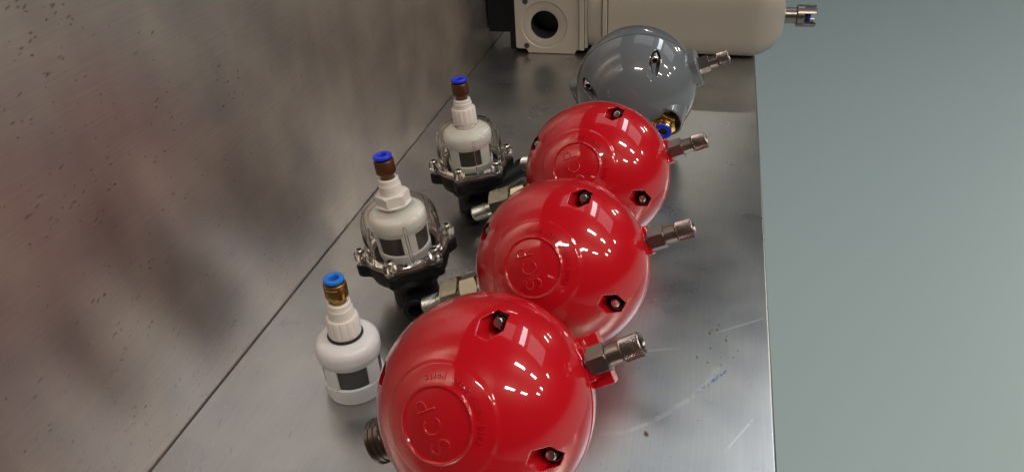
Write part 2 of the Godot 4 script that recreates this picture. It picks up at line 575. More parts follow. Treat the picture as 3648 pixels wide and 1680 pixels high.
func red_ball_parts(parent: Node) -> void:
	var turn := Transform3D(Basis(Vector3.RIGHT, PI / 2), Vector3.ZERO)
	var rings := [0.0, 6.0, 12.0, 16.0, 18.4]
	for i in 11: rings.append(18.9 + i * 0.3)
	rings.append_array([23.5, 26.0, 28.5, 30.4])
	for i in 8: rings.append(31.0 + i * 0.36)
	for i in 18: rings.append(65.0 * sin(deg_to_rad(33.0 + i * 3.16)))
	rings.append(65.0 * sin(deg_to_rad(89.4)))
	var holes := []
	var inner := []
	for k in 4:
		var a := PI / 4 + PI / 2 * k + deg_to_rad(1.2)
		var hexa := []
		for i in 6:
			var p := Vector2(cos(PI / 2 + PI / 3 * i), sin(PI / 2 + PI / 3 * i)) * 7.3 + Vector2(BOLT_RHO, 0)
			hexa.append(p.rotated(a))
		var d := dense(hexa, 6)
		inner.append(d)
		holes.append(PackedVector2Array(scaled(d, 0.7)))
	var mb := MB.new()
	dome_cover(mb, holes, rings, true)
	for k in 4:
		pocket(mb, Array(holes[k]), inner[k], func(_p): return 14.0, true)
	lathe(mb, [Vector2(R * sin(deg_to_rad(89.4)), R * cos(deg_to_rad(89.4))), Vector2(0.0650, 0.0), Vector2(0.0647, -0.0004), Vector2(0.0635, -0.0005)], 144, turn)
	var front := put("front_cover", mb, M.red_paint, parent, Transform3D(), 0.86)
	# S C P, rounded strokes
	mb = MB.new()
	var s := []
	s.append_array(arc(-11.2, 3.4, 2.6, 20, 262, 14)); s.append_array(arc(-10.9, -2.2, 3.0, 78, -165, 14))
	stroke(mb, s.map(func(p): return letter_point(p.x, p.y + 1.5)), 0.62)
	stroke(mb, arc(0.3, 0.4, 4.9, 42, 318, 26).map(func(p): return letter_point(p.x * 0.92, p.y + 1.2)), 0.62)
	stroke(mb, [Vector2(8.6, -4.6), Vector2(8.6, 6.4)].map(func(p): return letter_point(p.x, p.y + 1.5)), 0.62)
	var bowl := [Vector2(8.6, 6.4), Vector2(10.6, 6.4)]
	bowl.append_array(arc(10.9, 3.5, 2.9, 90, -90, 12)); bowl.append(Vector2(8.6, 0.6))
	stroke(mb, bowl.map(func(p): return letter_point(p.x, p.y + 1.5)), 0.62)
	put("raised_logo", mb, M.red_paint, front)
	# small lettering along the ring
	mb = MB.new()
	var font := SystemFont.new()
	font.font_names = PackedStringArray(["Droid Sans"])
	var words := "Yard compressor parts"
	var at := deg_to_rad(-44.0)
	for ch in words:
		var w := 2.0
		if ch != " ":
			var tm := TextMesh.new()
			tm.font = font; tm.text = ch; tm.font_size = 32; tm.pixel_size = 0.142; tm.depth = 1.3; tm.curve_step = 1.2
			var arr := tm.get_mesh_arrays()
			var vs: PackedVector3Array = arr[Mesh.ARRAY_VERTEX]
			var ix = arr[Mesh.ARRAY_INDEX]
			if ix == null: ix = range(vs.size())
			w = tm.get_aabb().size.x + 0.95
			var a := at + w / 2.0 / 25.0
			# baseline outwards: tops of the letters face the ring's middle
			var outp := Vector2(cos(a), sin(a))
			var o3 := on_dome(outp * 24.6)
			var nz := Vector3(outp.x * 24.6, outp.y * 24.6, plain_dome(24.6)).normalized()
			var up := -(Vector3(outp.x, outp.y, 0) - nz * nz.dot(Vector3(outp.x, outp.y, 0))).normalized()
			var b := Basis(up.cross(nz), up, nz)
			var st := mb.v.size()
			for t in range(0, ix.size(), 3):
				mb.tri(o3 + b * (vs[ix[t]] * 0.001), o3 + b * (vs[ix[t + 1]] * 0.001), o3 + b * (vs[ix[t + 2]] * 0.001))
			mb.turn_out(st)
		at += w / 25.0
	put("raised_lettering", mb, M.red_paint, front, Transform3D(), 0.5)
	# bolts: stud end with a dark nut deep in each pocket
	var nut := MB.new()
	hex_nut(nut, 0.0060, 0.0140, 0.0215, 0.0036)
	var nut_mesh := nut.mesh()
	var ring := MB.new()
	lathe(ring, [Vector2(0.0040, 0.0212), Vector2(0.0041, 0.0221), Vector2(0.0046, 0.0224), Vector2(0.0050, 0.0220), Vector2(0.0051, 0.0212)], 32)
	var ring_mesh := ring.mesh()
	var stud := MB.new()
	lathe(stud, [Vector2(0.0, 0.0135), Vector2(0.0031, 0.0135), Vector2(0.0031, 0.0278), Vector2(0.0026, 0.0285), Vector2(0.0, 0.0287)], 24)
	var stud_mesh := stud.mesh()
	for k in 4:
		var a := PI / 4 + PI / 2 * k + deg_to_rad(1.2)
		var f := Transform3D(Basis(Vector3.RIGHT, PI / 2), Vector3(cos(a), sin(a), 0) * (BOLT_RHO + 0.4) * 0.001)
		var bolt := put_mesh("bolt", stud_mesh, M.bolt_steel, parent, f)
		put_mesh("nut", nut_mesh, M.nut_black, bolt, Transform3D(Basis(Vector3.UP, 0.3 + k), Vector3.ZERO))
		put_mesh("nut_bright_rim", ring_mesh, M.valve_steel, bolt)  # paler ring for the bright chamfer edge of the nut
	drain_valve(parent, Transform3D(Basis(Vector3.BACK, -PI / 2), Vector3(0, 0, -0.0075)))

func union_fitting(parent: Node, xf: Transform3D, grow: float) -> void:   # two hexagons and a threaded nipple; xf: Y along it
	var mb := MB.new()
	lathe(mb, [Vector2(0.0, 0.060), Vector2(0.0100, 0.060), Vector2(0.0100, 0.0870), Vector2(0.0068, 0.0870), Vector2(0.0068, 0.1085 * grow)], 40, xf)
	var t := thread(0.0073, 0.1085 * grow, 0.1225 * grow, 0.0014, 0.0005)
	t.append_array([Vector2(0.0064, 0.1232 * grow), Vector2(0.0046, 0.1232 * grow), Vector2(0.0044, 0.110 * grow), Vector2(0.0, 0.110 * grow)])
	lathe(mb, t, 40, xf)
	var u := put("pipe_union", mb, M.zinc_thread, parent)
	mb = MB.new()
	hex_nut(mb, 0.0150, 0.0685, 0.0830, 0.009, xf * Transform3D(Basis(Vector3.UP, 0.2), Vector3.ZERO))
	put("lock_nut", mb, M.zinc, u)
	mb = MB.new()
	hex_nut(mb, 0.0160, 0.0850, 0.1010 * grow, 0.006, xf * Transform3D(Basis(Vector3.UP, 0.62), Vector3.ZERO))
	put("hex_body", mb, M.zinc, u)

func ball_frame(axis: Vector3, valve_guess: Vector3) -> Basis:      # Z along the cover's axis, X to the valve
	var z := axis.normalized()
	var x := (valve_guess - z * z.dot(valve_guess)).normalized()
	return Basis(x, z.cross(x), z)

func place_ball(o: Node3D, centre: Vector3, b: Basis) -> void:
	o.transform = Transform3D(b, Vector3(centre.x, 0.0, centre.z))
	var off := b.inverse() * Vector3(0, centre.y, 0)
	for c in o.get_children():
		if c is Node3D:
			c.position += off - (o.get_meta("off") if o.has_meta("off") else Vector3.ZERO)
	o.set_meta("off", off)

func red_balls() -> void:
	var n := Vector3(-0.158, 0.521, 0.839).normalized()
	var u := Vector3.UP.cross(n).normalized(); var v := n.cross(u)
	var spots := [
		[Vector3(-0.1099, 0.0655, -0.3093), 33.5, "nearest glossy red ball drain with a short dark steel plug at its lower side"],
		[Vector3(-0.0923, 0.0655, -0.4567), 27.0, "glossy red ball drain standing between the other two red ones, zinc union towards wall"],
		[Vector3(-0.0884, 0.0655, -0.6047), 26.5, "farthest glossy red ball drain, touching the grey ball behind it"]]
	var proto := thing("drain_ball", spots[0][2], "drain valve", Transform3D(), "red ball drains in a row on the steel table")
	red_ball_parts(proto)
	ball_base(proto, M.red_paint, Transform3D(), false)
	var balls := [proto]
	for i in [1, 2]:
		var c: Node3D = proto.duplicate()
		c.name = numbered("drain_ball")
		add_child(c)
		tag(c, spots[i][2], "drain valve", "red ball drains in a row on the steel table")
		balls.append(c)
	var inlet := Transform3D(Basis(Vector3.BACK, PI / 2), Vector3(0, 0, -0.0020))     # Y along -X
	# the nearest one: wide flange behind its boss, dark plug
	var mb := MB.new()
	prism(mb, round_rect(0.0160, 0.0042, 0.0012, 3), 0.055, 0.0740, 0.0007, Transform3D(Basis(Vector3.BACK, -PI / 2), Vector3(0, 0, -0.0190)))
	put("flange", mb, M.red_paint, balls[0].get_node("back_cover"))
	mb = MB.new()
	var pr := [Vector2(0.0, 0.058), Vector2(0.0138, 0.058), Vector2(0.0138, 0.0765)]
	for i in 3:
		var y := 0.0768 + i * 0.0040
		pr.append_array([Vector2(0.0140, y), Vector2(0.0147, y + 0.0006), Vector2(0.0147, y + 0.0026), Vector2(0.0140, y + 0.0032)])
	pr.append_array([Vector2(0.0132, 0.0890), Vector2(0.0, 0.0892)])
	lathe(mb, pr, 56, inlet * Transform3D(Basis(), Vector3(0, -0.0045, 0)))
	var plug := put("plug", mb, M.dark_steel, balls[0])
	mb = MB.new()
	hex_nut(mb, 0.0160, 0.0600, 0.0720, 0.0, inlet)
	put("hex_collar", mb, M.dark_steel, plug)
	union_fitting(balls[1], inlet, 1.0)
	union_fitting(balls[2], inlet, 1.05)
	# second nipple of the farthest one, low on its back
	mb = MB.new()
	var b3 := ball_frame(n, u * cos(deg_to_rad(26.5)) + v * sin(deg_to_rad(26.5)))
	var ends := Vector3(-0.1695, 0.045, -0.6530) - Vector3(-0.0884, 0.0655, -0.6047)
	var dir := Vector3(-0.90, -0.22, -0.36).normalized()
	var t := [Vector2(0.0, -0.045), Vector2(0.0062, -0.045)]
	t.append_array(thread(0.0068, -0.018, 0.0, 0.0013, 0.0005))
	t.append_array([Vector2(0.0058, 0.0006), Vector2(0.0042, 0.0006), Vector2(0.004, -0.008), Vector2(0.0, -0.008)])
	lathe(mb, t, 40, along(b3.inverse() * ends, b3.inverse() * dir))
	put("threaded_nipple", mb, M.zinc_thread, balls[2])
	for i in 3:
		var a := deg_to_rad(spots[i][1])
		place_ball(balls[i], spots[i][0], ball_frame(n, u * cos(a) + v * sin(a)))

func grey_ball() -> void:
	var o := thing("drain_ball", "glossy grey painted ball drain behind the red ones, with a brass fitting", "drain valve", Transform3D())
	var centre := Vector3(-0.0764, 0.067, -0.8140)
	var b := ball_frame(Vector3(0.12, -0.25, 0.96), Vector3(0.93, 0.36, -0.02))
	var inv := b.inverse()
	var k := 0.067 / R
	var holes := []; var inner := []; var spin := []
	for d in [Vector3(0.345, 0.72, 0.60), Vector3(-0.735, 0.225, 0.64)]:
		var l: Vector3 = inv * d
		spin.append(atan2(l.y, l.x))
	for a in spin:
		var poly := []
		for p in arc(56.3, 0.0, 5.6, -95, 95, 12): poly.append(p)
		poly.append(Vector2(53.0, 5.6)); poly.append(Vector2(46.5, 4.4)); poly.append(Vector2(44.0, 0.0)); poly.append(Vector2(46.5, -4.4)); poly.append(Vector2(53.0, -5.6))
		var r := []
		for p in poly: r.append((p as Vector2).rotated(a))
		var d := dense(r, 2)
		inner.append(d); holes.append(PackedVector2Array(scaled(d, 0.7)))
	var rings := [0.0, 8.0, 14.0, 20.0]
	for i in 24: rings.append(65.0 * sin(deg_to_rad(22.0 + i * 2.9)))
	rings.append(65.0 * sin(deg_to_rad(89.4)))
	var mb := MB.new()
	dome_cover(mb, holes, rings, false)
	for i in spin.size():
		var a: float = spin[i]
		pocket(mb, Array(holes[i]), inner[i], func(p): return 18.0 + 26.0 * (1.0 - smoothstep(43.0, 53.0, (p as Vector2).rotated(-a).x)), false)
	lathe(mb, [Vector2(R * sin(deg_to_rad(89.4)), R * cos(deg_to_rad(89.4))), Vector2(0.0650, 0.0), Vector2(0.0647, -0.0004), Vector2(0.0635, -0.0005)], 144, Transform3D(Basis(Vector3.RIGHT, PI / 2), Vector3.ZERO))
	var big := Transform3D(Basis.from_scale(Vector3.ONE * k), Vector3.ZERO)
	for i in mb.v.size(): mb.v[i] *= k
	var front := put("front_cover", mb, M.grey_paint, o, Transform3D(), 0.86)
	# socket head screws in the slots
	for a in spin:
		mb = MB.new()
		var f := Transform3D(Basis(Vector3.RIGHT, PI / 2), Vector3(cos(a), sin(a), 0) * 0.0572)
		lathe(mb, [Vector2(0.0, 0.015), Vector2(0.0047, 0.015), Vector2(0.0047, 0.0295), Vector2(0.0042, 0.0301), Vector2(0.0027, 0.0301), Vector2(0.0025, 0.0277), Vector2(0.0, 0.0277)], 32, f)
		var s := put("socket_screw", mb, M.bolt_steel, o)
		mb = MB.new()
		lathe(mb, [Vector2(0.0025, 0.0284), Vector2(0.0, 0.0284)], 6, f)
		put("socket", mb, M.nut_black, s)
	ball_base(o, M.grey_paint, big, false)
	# collar round the valve
	mb = MB.new()
	var f2 := Transform3D(Basis(Vector3.BACK, -PI / 2), Vector3.ZERO)
	prism(mb, round_rect(0.0175, 0.0155, 0.007, 6), 0.050, 0.0730, 0.0022, f2)
	put("valve_collar", mb, M.grey_paint, front)
	mb = MB.new()
	prism(mb, round_rect(0.0230, 0.0100, 0.006, 6), 0.050, 0.0735, 0.0020, Transform3D(Basis(Vector3.BACK, PI / 2), Vector3(0, 0, -0.0160)))
	put("inlet_collar", mb, M.grey_paint, front)
	drain_valve(o, f2 * Transform3D(Basis(), Vector3(0, 0.005, 0)))
	# boss with the brass push-in fitting
	var face := (Vector3(-0.0416, 0.0515, -0.7633) - centre)
	var dir := Vector3(-0.08, -0.20, 1.0).normalized()
	var fx := along(inv * (face + Vector3(0.003, -0.002, 0.004)), inv * dir)
	mb = MB.new()
	lathe(mb, [Vector2(0.0190, -0.045), Vector2(0.0188, -0.006), Vector2(0.0180, -0.001), Vector2(0.0168, 0.0), Vector2(0.0160, -0.0005), Vector2(0.0156, -0.008), Vector2(0.0, -0.008)], 56, fx)
	put("port_boss", mb, M.grey_paint, front)
	mb = MB.new()
	lathe(mb, [Vector2(0.0154, -0.0066), Vector2(0.0, -0.0066)], 40, fx)
	put("dark_port_disc", mb, M.rubber, front)  # black disc, the dark of the port recess put into colour
	mb = MB.new()
	lathe(mb, [Vector2(0.0, -0.007), Vector2(0.0085, -0.007), Vector2(0.0085, 0.0125), Vector2(0.0078, 0.0135), Vector2(0.0, 0.0135)], 40, fx)
	var fit := put("push_in_fitting", mb, M.bright_brass, o)
	mb = MB.new()
	hex_nut(mb, 0.0128, -0.005, 0.0065, 0.0, fx * Transform3D(Basis(Vector3.UP, 0.3), Vector3.ZERO))
	put("hex_nut", mb, M.bright_brass, fit)
	mb = MB.new()
	release_ring(mb, 0.0094, 0.0140, 0.0046, fx)
	put("release_ring", mb, M.deep_blue_cap, fit)
	mb = MB.new()
	lathe(mb, [Vector2(0.0046, 0.0150), Vector2(0.0044, 0.0141), Vector2(0.0, 0.0141)], 24, fx)
	put("tube_hole", mb, M.bore_dark, fit)
	place_ball(o, centre, b)

# ------------------------------------------------------------------ the little filters
func release_ring(mb: MB, r: float, y: float, hole: float, xf: Transform3D) -> void:
	lathe(mb, [Vector2(hole, y), Vector2(r * 0.72, y), Vector2(r * 0.72, y + 0.0008), Vector2(r * 0.95, y + 0.0008), Vector2(r, y + 0.0013), Vector2(r, y + 0.0027), Vector2(r * 0.95, y + 0.0033), Vector2(r * 0.6, y + 0.0036), Vector2(hole * 1.1, y + 0.0034), Vector2(hole, y + 0.0028), Vector2(hole * 0.97, y - 0.004), Vector2(0.0, y - 0.004)], 40, xf)

func push_fitting(parent: Node, y: float, metal: Material, cap: Material, stepped: bool) -> void:   # on top of a white neck whose top is at y
	var mb := MB.new()
	var p := [Vector2(0.0, y - 0.004), Vector2(0.0055, y - 0.004), Vector2(0.0055, y + 0.0030), Vector2(0.0062, y + 0.0042), Vector2(0.0078, y + 0.0050), Vector2(0.0080, y + 0.0056)]
	if stepped: p.append_array([Vector2(0.0080, y + 0.0120), Vector2(0.0077, y + 0.0126), Vector2(0.0077, y + 0.0130), Vector2(0.0080, y + 0.0136), Vector2(0.0079, y + 0.0150), Vector2(0.0070, y + 0.0162)])
	else: p.append_array([Vector2(0.0080, y + 0.0150), Vector2(0.0075, y + 0.0158)])
	p.append_array([Vector2(0.0046, y + 0.0162), Vector2(0.0046, y + 0.012), Vector2(0.0, y + 0.012)])
	lathe(mb, p, 48)
	var f := put("push_in_fitting", mb, metal, parent)
	mb = MB.new()
	release_ring(mb, 0.0071 if stepped else 0.0076, y + 0.0164, 0.0036, Transform3D())
	put("release_ring", mb, cap, f)

func element(parent: Node, y0: float, white: Material, windows_at: float) -> void:   # white filter element of height 0.05 with four gauze windows; stands on y0
	var mb := MB.new()
	var r := 0.0226; var wl := 0.0150; var wh := 0.0318
	# bottom cup and shoulder as turned parts, four posts between them
	lathe(mb, [Vector2(0.0, y0), Vector2(0.0203, y0), Vector2(0.0212, y0 + 0.0008), Vector2(0.0221, y0 + 0.006), Vector2(r, y0 + 0.0085), Vector2(r, y0 + wl - 0.0006), Vector2(r - 0.0006, y0 + wl), Vector2(0.0207, y0 + wl), Vector2(0.0203, y0 + 0.004), Vector2(0.0, y0 + 0.004)], 72)
	var top := [Vector2(0.0190, y0 + 0.040), Vector2(0.0207, y0 + wh), Vector2(0.0217, y0 + wh), Vector2(0.0221, y0 + wh + 0.0006), Vector2(0.0223, y0 + 0.0345), Vector2(0.0228, y0 + 0.0355), Vector2(0.0232, y0 + 0.0375)]
	for p in arc(0.0157, y0 + 0.0415, 0.0075, 0, 90, 9): top.append(p)
	top.append_array([Vector2(0.0110, y0 + 0.0494), Vector2(0.0, y0 + 0.0494)])
	lathe(mb, top, 72)
	for k in 4:
		var a := windows_at + PI / 2 * k
		lathe(mb, [Vector2(0.0207, y0 + wl - 0.001), Vector2(0.0222, y0 + wl - 0.001), Vector2(0.0220, y0 + wh + 0.001), Vector2(0.0196, y0 + wh + 0.001), Vector2(0.0196, y0 + wl - 0.001)], 5, Transform3D(), a - 0.27, a + 0.27)
		for e in [a - 0.27, a + 0.27]:
			var s := mb.v.size()
			var d := Vector3(cos(e), 0, sin(e)); var up := Vector3.UP
			mb.quad(d * 0.0196 + up * (y0 + wl - 0.001), d * 0.0222 + up * (y0 + wl - 0.001), d * 0.0220 + up * (y0 + wh + 0.001), d * 0.0196 + up * (y0 + wh + 0.001))
			var nrm := -(mb.v[s + 1] - mb.v[s]).cross(mb.v[s + 2] - mb.v[s])
			if nrm.dot(Vector3(-sin(e), 0, cos(e)) * (e - a)) < 0.0:
				for q in range(s, mb.v.size(), 3):
					var t := mb.v[q + 1]; mb.v[q + 1] = mb.v[q + 2]; mb.v[q + 2] = t
	var c := put("filter_element", mb, white, parent)
	mb = MB.new()
	lathe(mb, [Vector2(0.0208, y0 + wl - 0.002), Vector2(0.0208, y0 + wh + 0.002)], 72)
	put("wire_gauze", mb, M.wire_cloth, c)

func fluted(mb: MB, r: float, y0: float, y1: float, n: int, deep: float) -> void:   # collar with shallow flutes
	var start := mb.v.size()
	var segs := n * 8
	var rows := [[0.0, y0], [r * 0.97, y0], [r, y0 + 0.0008], [r, y0 + 0.0020], [r * 0.985, y1 - 0.0012], [r * 0.93, y1], [0.0, y1]]
	for i in segs:
		var q := []
		for e in [i, i + 1]:
			var a = TAU * (e % segs) / segs
			var dip := deep * pow(maxf(0.0, cos(a * n)), 0.5)
			var col := []
			for k in rows.size():
				var rr: float = rows[k][0] - (dip if k >= 4 and k <= 5 else 0.0) - (dip * 0.55 if k == 3 else 0.0)
				col.append(Vector3(rr * cos(a), rows[k][1], rr * sin(a)))
			q.append(col)
		for k in rows.size() - 1: mb.quad(q[0][k], q[0][k + 1], q[1][k + 1], q[1][k])
	mb.turn_out(start)

func neck(parent: Node, y: float, nut: bool, white: Material, stub: float) -> float:   # collar or hexagon, then a threaded stub; returns its top
	var mb := MB.new()
	var top := y + (0.0085 if nut else 0.0150)
	if nut:
		lathe(mb, [Vector2(0.0, y - 0.002), Vector2(0.0137, y - 0.002), Vector2(0.0141, y - 0.0012), Vector2(0.0141, y), Vector2(0.012, y + 0.0004), Vector2(0.0, y + 0.0004)], 56)
		hex_nut(mb, 0.0139, y, top, 0.0, Transform3D(Basis(Vector3.UP, 0.55), Vector3.ZERO))
	else:
		fluted(mb, 0.0116, y, top, 14, 0.0005)
	var c := put("collar_nut" if nut else "fluted_collar", mb, white, parent)
	mb = MB.new()
	var prof := [Vector2(0.0095, top - 0.001), Vector2(0.0086, top + 0.0006)]
	prof.append_array(thread(0.0089, top + 0.0006, top + stub * 0.62, 0.0016, 0.0004))
	prof.append_array([Vector2(0.0083, top + stub * 0.64), Vector2(0.0081, top + stub - 0.0006), Vector2(0.0074, top + stub), Vector2(0.0058, top + stub), Vector2(0.0058, top + stub - 0.003), Vector2(0.0, top + stub - 0.003)])
	lathe(mb, prof, 48)
	put("threaded_stub", mb, white, c)
	return top + stub

func bare_filter() -> void:
	var o := thing("filter_cartridge", "bare white filter cartridge with light blue ring and black seal, no housing", "filter", Transform3D(Basis(Vector3.UP, 0.0), Vector3(-0.2322, 0, -0.3691)))
	element(o, 0.0, M.white_plastic, deg_to_rad(107.0))
	var mb := MB.new()
	lathe(mb, [Vector2(0.0105, 0.0490), Vector2(0.0124, 0.0493), Vector2(0.0128, 0.0501), Vector2(0.0124, 0.0509), Vector2(0.0105, 0.0512)], 48)
	put("seal_ring", mb, M.rubber, o)
	var top := neck(o, 0.0511, false, M.cream_plastic, 0.0125)
	push_fitting(o, top, M.brass, M.blue_cap, true)

func lobed(r: float, lobe: float, at: float) -> Array:   # outline: a disc with six rounded ears for the screws
	var out := []
	var n := 144
	for i in n:
		var a := TAU * i / n
		var best := r
		for k in 6:
			var c := at + TAU * k / 6.0
			var d := wrapf(a - c, -PI, PI)
			var rc := 0.037
			var disc := lobe * lobe - rc * rc * sin(d) * sin(d)
			if disc > 0.0 and cos(d) > 0.0: best = maxf(best, rc * cos(d) + sqrt(disc))
		out.append(Vector2(cos(a), sin(a)) * best)
	# soften the joints
	for pass_ in 4:
		var soft := []
		for i in n: soft.append((out[i - 1] + out[i] * 2.0 + out[(i + 1) % n]) / 4.0)
		out = soft
	return out

func bowl_filter(label: String, where: Transform3D, spin: float, nut: bool, ports: Array) -> void:
	var o := thing("bowl_filter", label, "filter", where, "clear bowl filters on black bases")
	var f := 0.0480          # height of the joint between base and bowl
	var mb := MB.new()
	# black base: foot, waist, cup and eared flange
	lathe(mb, [Vector2(0.0, 0.0), Vector2(0.0182, 0.0), Vector2(0.0195, 0.0012), Vector2(0.0190, 0.0180), Vector2(0.0205, 0.0200), Vector2(0.0235, 0.0210), Vector2(0.0250, 0.0270), Vector2(0.0318, 0.0310), Vector2(0.0335, f - 0.0100), Vector2(0.0295, f - 0.0100), Vector2(0.0290, f - 0.0105), Vector2(0.0, f - 0.0105)], 64)
	prism_ring(mb, lobed(0.0345, 0.0062, spin), 0.0293, f - 0.0108, f - 0.0012, 0.0008)
	var base := put("base", mb, M.black_plastic, o)
	for p in ports:
		mb = MB.new()
		var d: Vector3 = p
		lathe(mb, [Vector2(0.0, 0.0), Vector2(0.0085, 0.0), Vector2(0.0085, d.length() - 0.006), Vector2(0.0100, d.length() - 0.0055), Vector2(0.0100, d.length() - 0.0006), Vector2(0.0094, d.length()), Vector2(0.0062, d.length()), Vector2(0.0060, d.length() - 0.008), Vector2(0.0, d.length() - 0.008)], 32, along(Vector3(0, 0.0115, 0), d))
		put("port", mb, M.black_plastic, base)
	mb = MB.new()
	lathe(mb, [Vector2(0.0285, f - 0.0010), Vector2(0.0340, f - 0.0010), Vector2(0.0340, f - 0.0001), Vector2(0.0285, f - 0.0001), Vector2(0.0285, f - 0.0010)], 64)
	put("gasket", mb, M.gasket, o)
	element(o, f - 0.0085, M.bowl_core_lightened, deg_to_rad(51.0) if nut else deg_to_rad(116.0))
	# clear bowl: eared flange of solid plastic, thin dome above it
	mb = MB.new()
	var flange_poly := lobed(0.0355, 0.0062, spin)
	prism_ring(mb, flange_poly, 0.0290, f + 0.0002, f + 0.0046, 0.0008)
	var bowl := put("bowl_flange", mb, M.clear_plastic, o)
	for k in 6:
		var a := spin + TAU * k / 6.0
		var c := Vector3(cos(a), 0, sin(a)) * 0.037
		mb = MB.new()
		lathe(mb, [Vector2(0.0024, f + 0.0046), Vector2(0.0056, f + 0.0046), Vector2(0.0054, f + 0.0090), Vector2(0.0050, f + 0.0096), Vector2(0.0024, f + 0.0096), Vector2(0.0024, f + 0.0046)], 28, Transform3D(Basis(), c))
		put("screw_pillar", mb, M.clear_shell, bowl)
	mb = MB.new()
	var t := 0.0012
	var outer := [Vector2(0.0350, f + 0.0047), Vector2(0.0335, f + 0.0062), Vector2(0.0328, f + 0.0080), Vector2(0.0312, f + 0.0305)]
	for p in arc(0.0163, f + 0.0300, 0.0148, 4, 82, 12): outer.append(p)
	outer.append_array([Vector2(0.0145, f + 0.0453), Vector2(0.0128, f + 0.0456)])
	var inner := [Vector2(0.0128, f + 0.0456 - t), Vector2(0.0150, f + 0.0453 - t)]
	for p in arc(0.0163, f + 0.0300, 0.0148 - t, 82, 4, 12): inner.append(p)
	inner.append_array([Vector2(0.0312 - t, f + 0.0305), Vector2(0.0305, f + 0.0080), Vector2(0.0300, f + 0.0047)])
	var prof := outer.duplicate()
	prof.append_array(inner)
	prof.append(outer[0])
	lathe(mb, prof, 96)
	# moulded ribs down the bowl's wall
	var dome := put("bowl", mb, M.clear_shell, o)
	for k in 6:
		mb = MB.new()
		var a := spin + PI / 6 + TAU * k / 6.0
		var d := Vector3(cos(a), 0, sin(a))
		tube(mb, [d * 0.0334 + Vector3.UP * (f + 0.0050), d * 0.0322 + Vector3.UP * (f + 0.014), d * 0.0313 + Vector3.UP * (f + 0.0300), d * 0.0298 + Vector3.UP * (f + 0.0360)], 0.0013, [d, d, d, d], 10)
		put("rib", mb, M.clear_solid, dome)
	# screws
	var head := MB.new()
	lathe(head, [Vector2(0.0, -0.0095), Vector2(0.0019, -0.0095), Vector2(0.0019, 0.0), Vector2(0.0037, 0.0), Vector2(0.0037, 0.0027), Vector2(0.0033, 0.0032), Vector2(0.0022, 0.0032), Vector2(0.0020, 0.0012), Vector2(0.0, 0.0012)], 28)
	var head_mesh := head.mesh()
	var sock := MB.new()
	lathe(sock, [Vector2(0.0021, 0.0022), Vector2(0.0, 0.0022)], 6)
	var sock_mesh := sock.mesh()
	for k in 6:
		var a := spin + TAU * k / 6.0
		var s := put_mesh("screw", head_mesh, M.bolt_steel, o, Transform3D(Basis(), Vector3(cos(a) * 0.037, f + 0.0098, sin(a) * 0.037)))
		put_mesh("socket", sock_mesh, M.nut_black, s)
	mb = MB.new()
	lathe(mb, [Vector2(0.0, f + 0.0380), Vector2(0.0105, f + 0.0380), Vector2(0.0105, f + 0.0465), Vector2(0.0, f + 0.0465)], 40)
	put("neck_tube", mb, M.cream_plastic, o)
	var top := neck(o, f + 0.0460, nut, M.cream_plastic, 0.0131 if nut else 0.0085)
	push_fitting(o, top, M.brown_brass, M.deep_blue_cap, false)

func prism_ring(mb: MB, poly: Array, hole: float, y0: float, y1: float, bevel: float) -> void:   # an outline with a round hole
	var start := mb.v.size()
	var n := poly.size()
	var lev := []
	for e in [[hole, y0, 0], [-bevel, y0, 1], [0.0, y0 + bevel, 1], [0.0, y1 - bevel, 1], [-bevel, y1, 1], [hole, y1, 0], [hole, y0, 0]]:
		var ring := []
		for p in poly:
			var d: Vector2 = p
			var q = d.normalized() * (e[0] if e[2] == 0 else d.length() + e[0])
			ring.append(Vector3(q.x, e[1], q.y))
		lev.append(ring)
	for l in lev.size() - 1:
		for i in n:
			var k := (i + 1) % n
			mb.quad(lev[l][i], lev[l][k], lev[l + 1][k], lev[l + 1][i])
	mb.turn_out(start)

# ------------------------------------------------------------------ the cream unit at the back
func super_ring(mb: MB, rows: Array, xf: Transform3D, power := 4.0) -> void:   # rows: Vector3(half width, half height, y); rounded-square section
	var start := mb.v.size()
	var segs := 72
	for j in rows.size() - 1:
		for i in segs:
			var q := []
			for e in [[i, j], [i, j + 1], [i + 1, j + 1], [i + 1, j]]:
				var a = TAU * (e[0] % segs) / segs
				var c := cos(a); var s := sin(a)
				var k := pow(pow(absf(c), power) + pow(absf(s), power), -1.0 / power)
				var r: Vector3 = rows[e[1]]
				q.append(xf * Vector3(c * k * r.x, r.z, s * k * r.y))
			mb.quad(q[0], q[1], q[2], q[3])
	mb.turn_out(start)

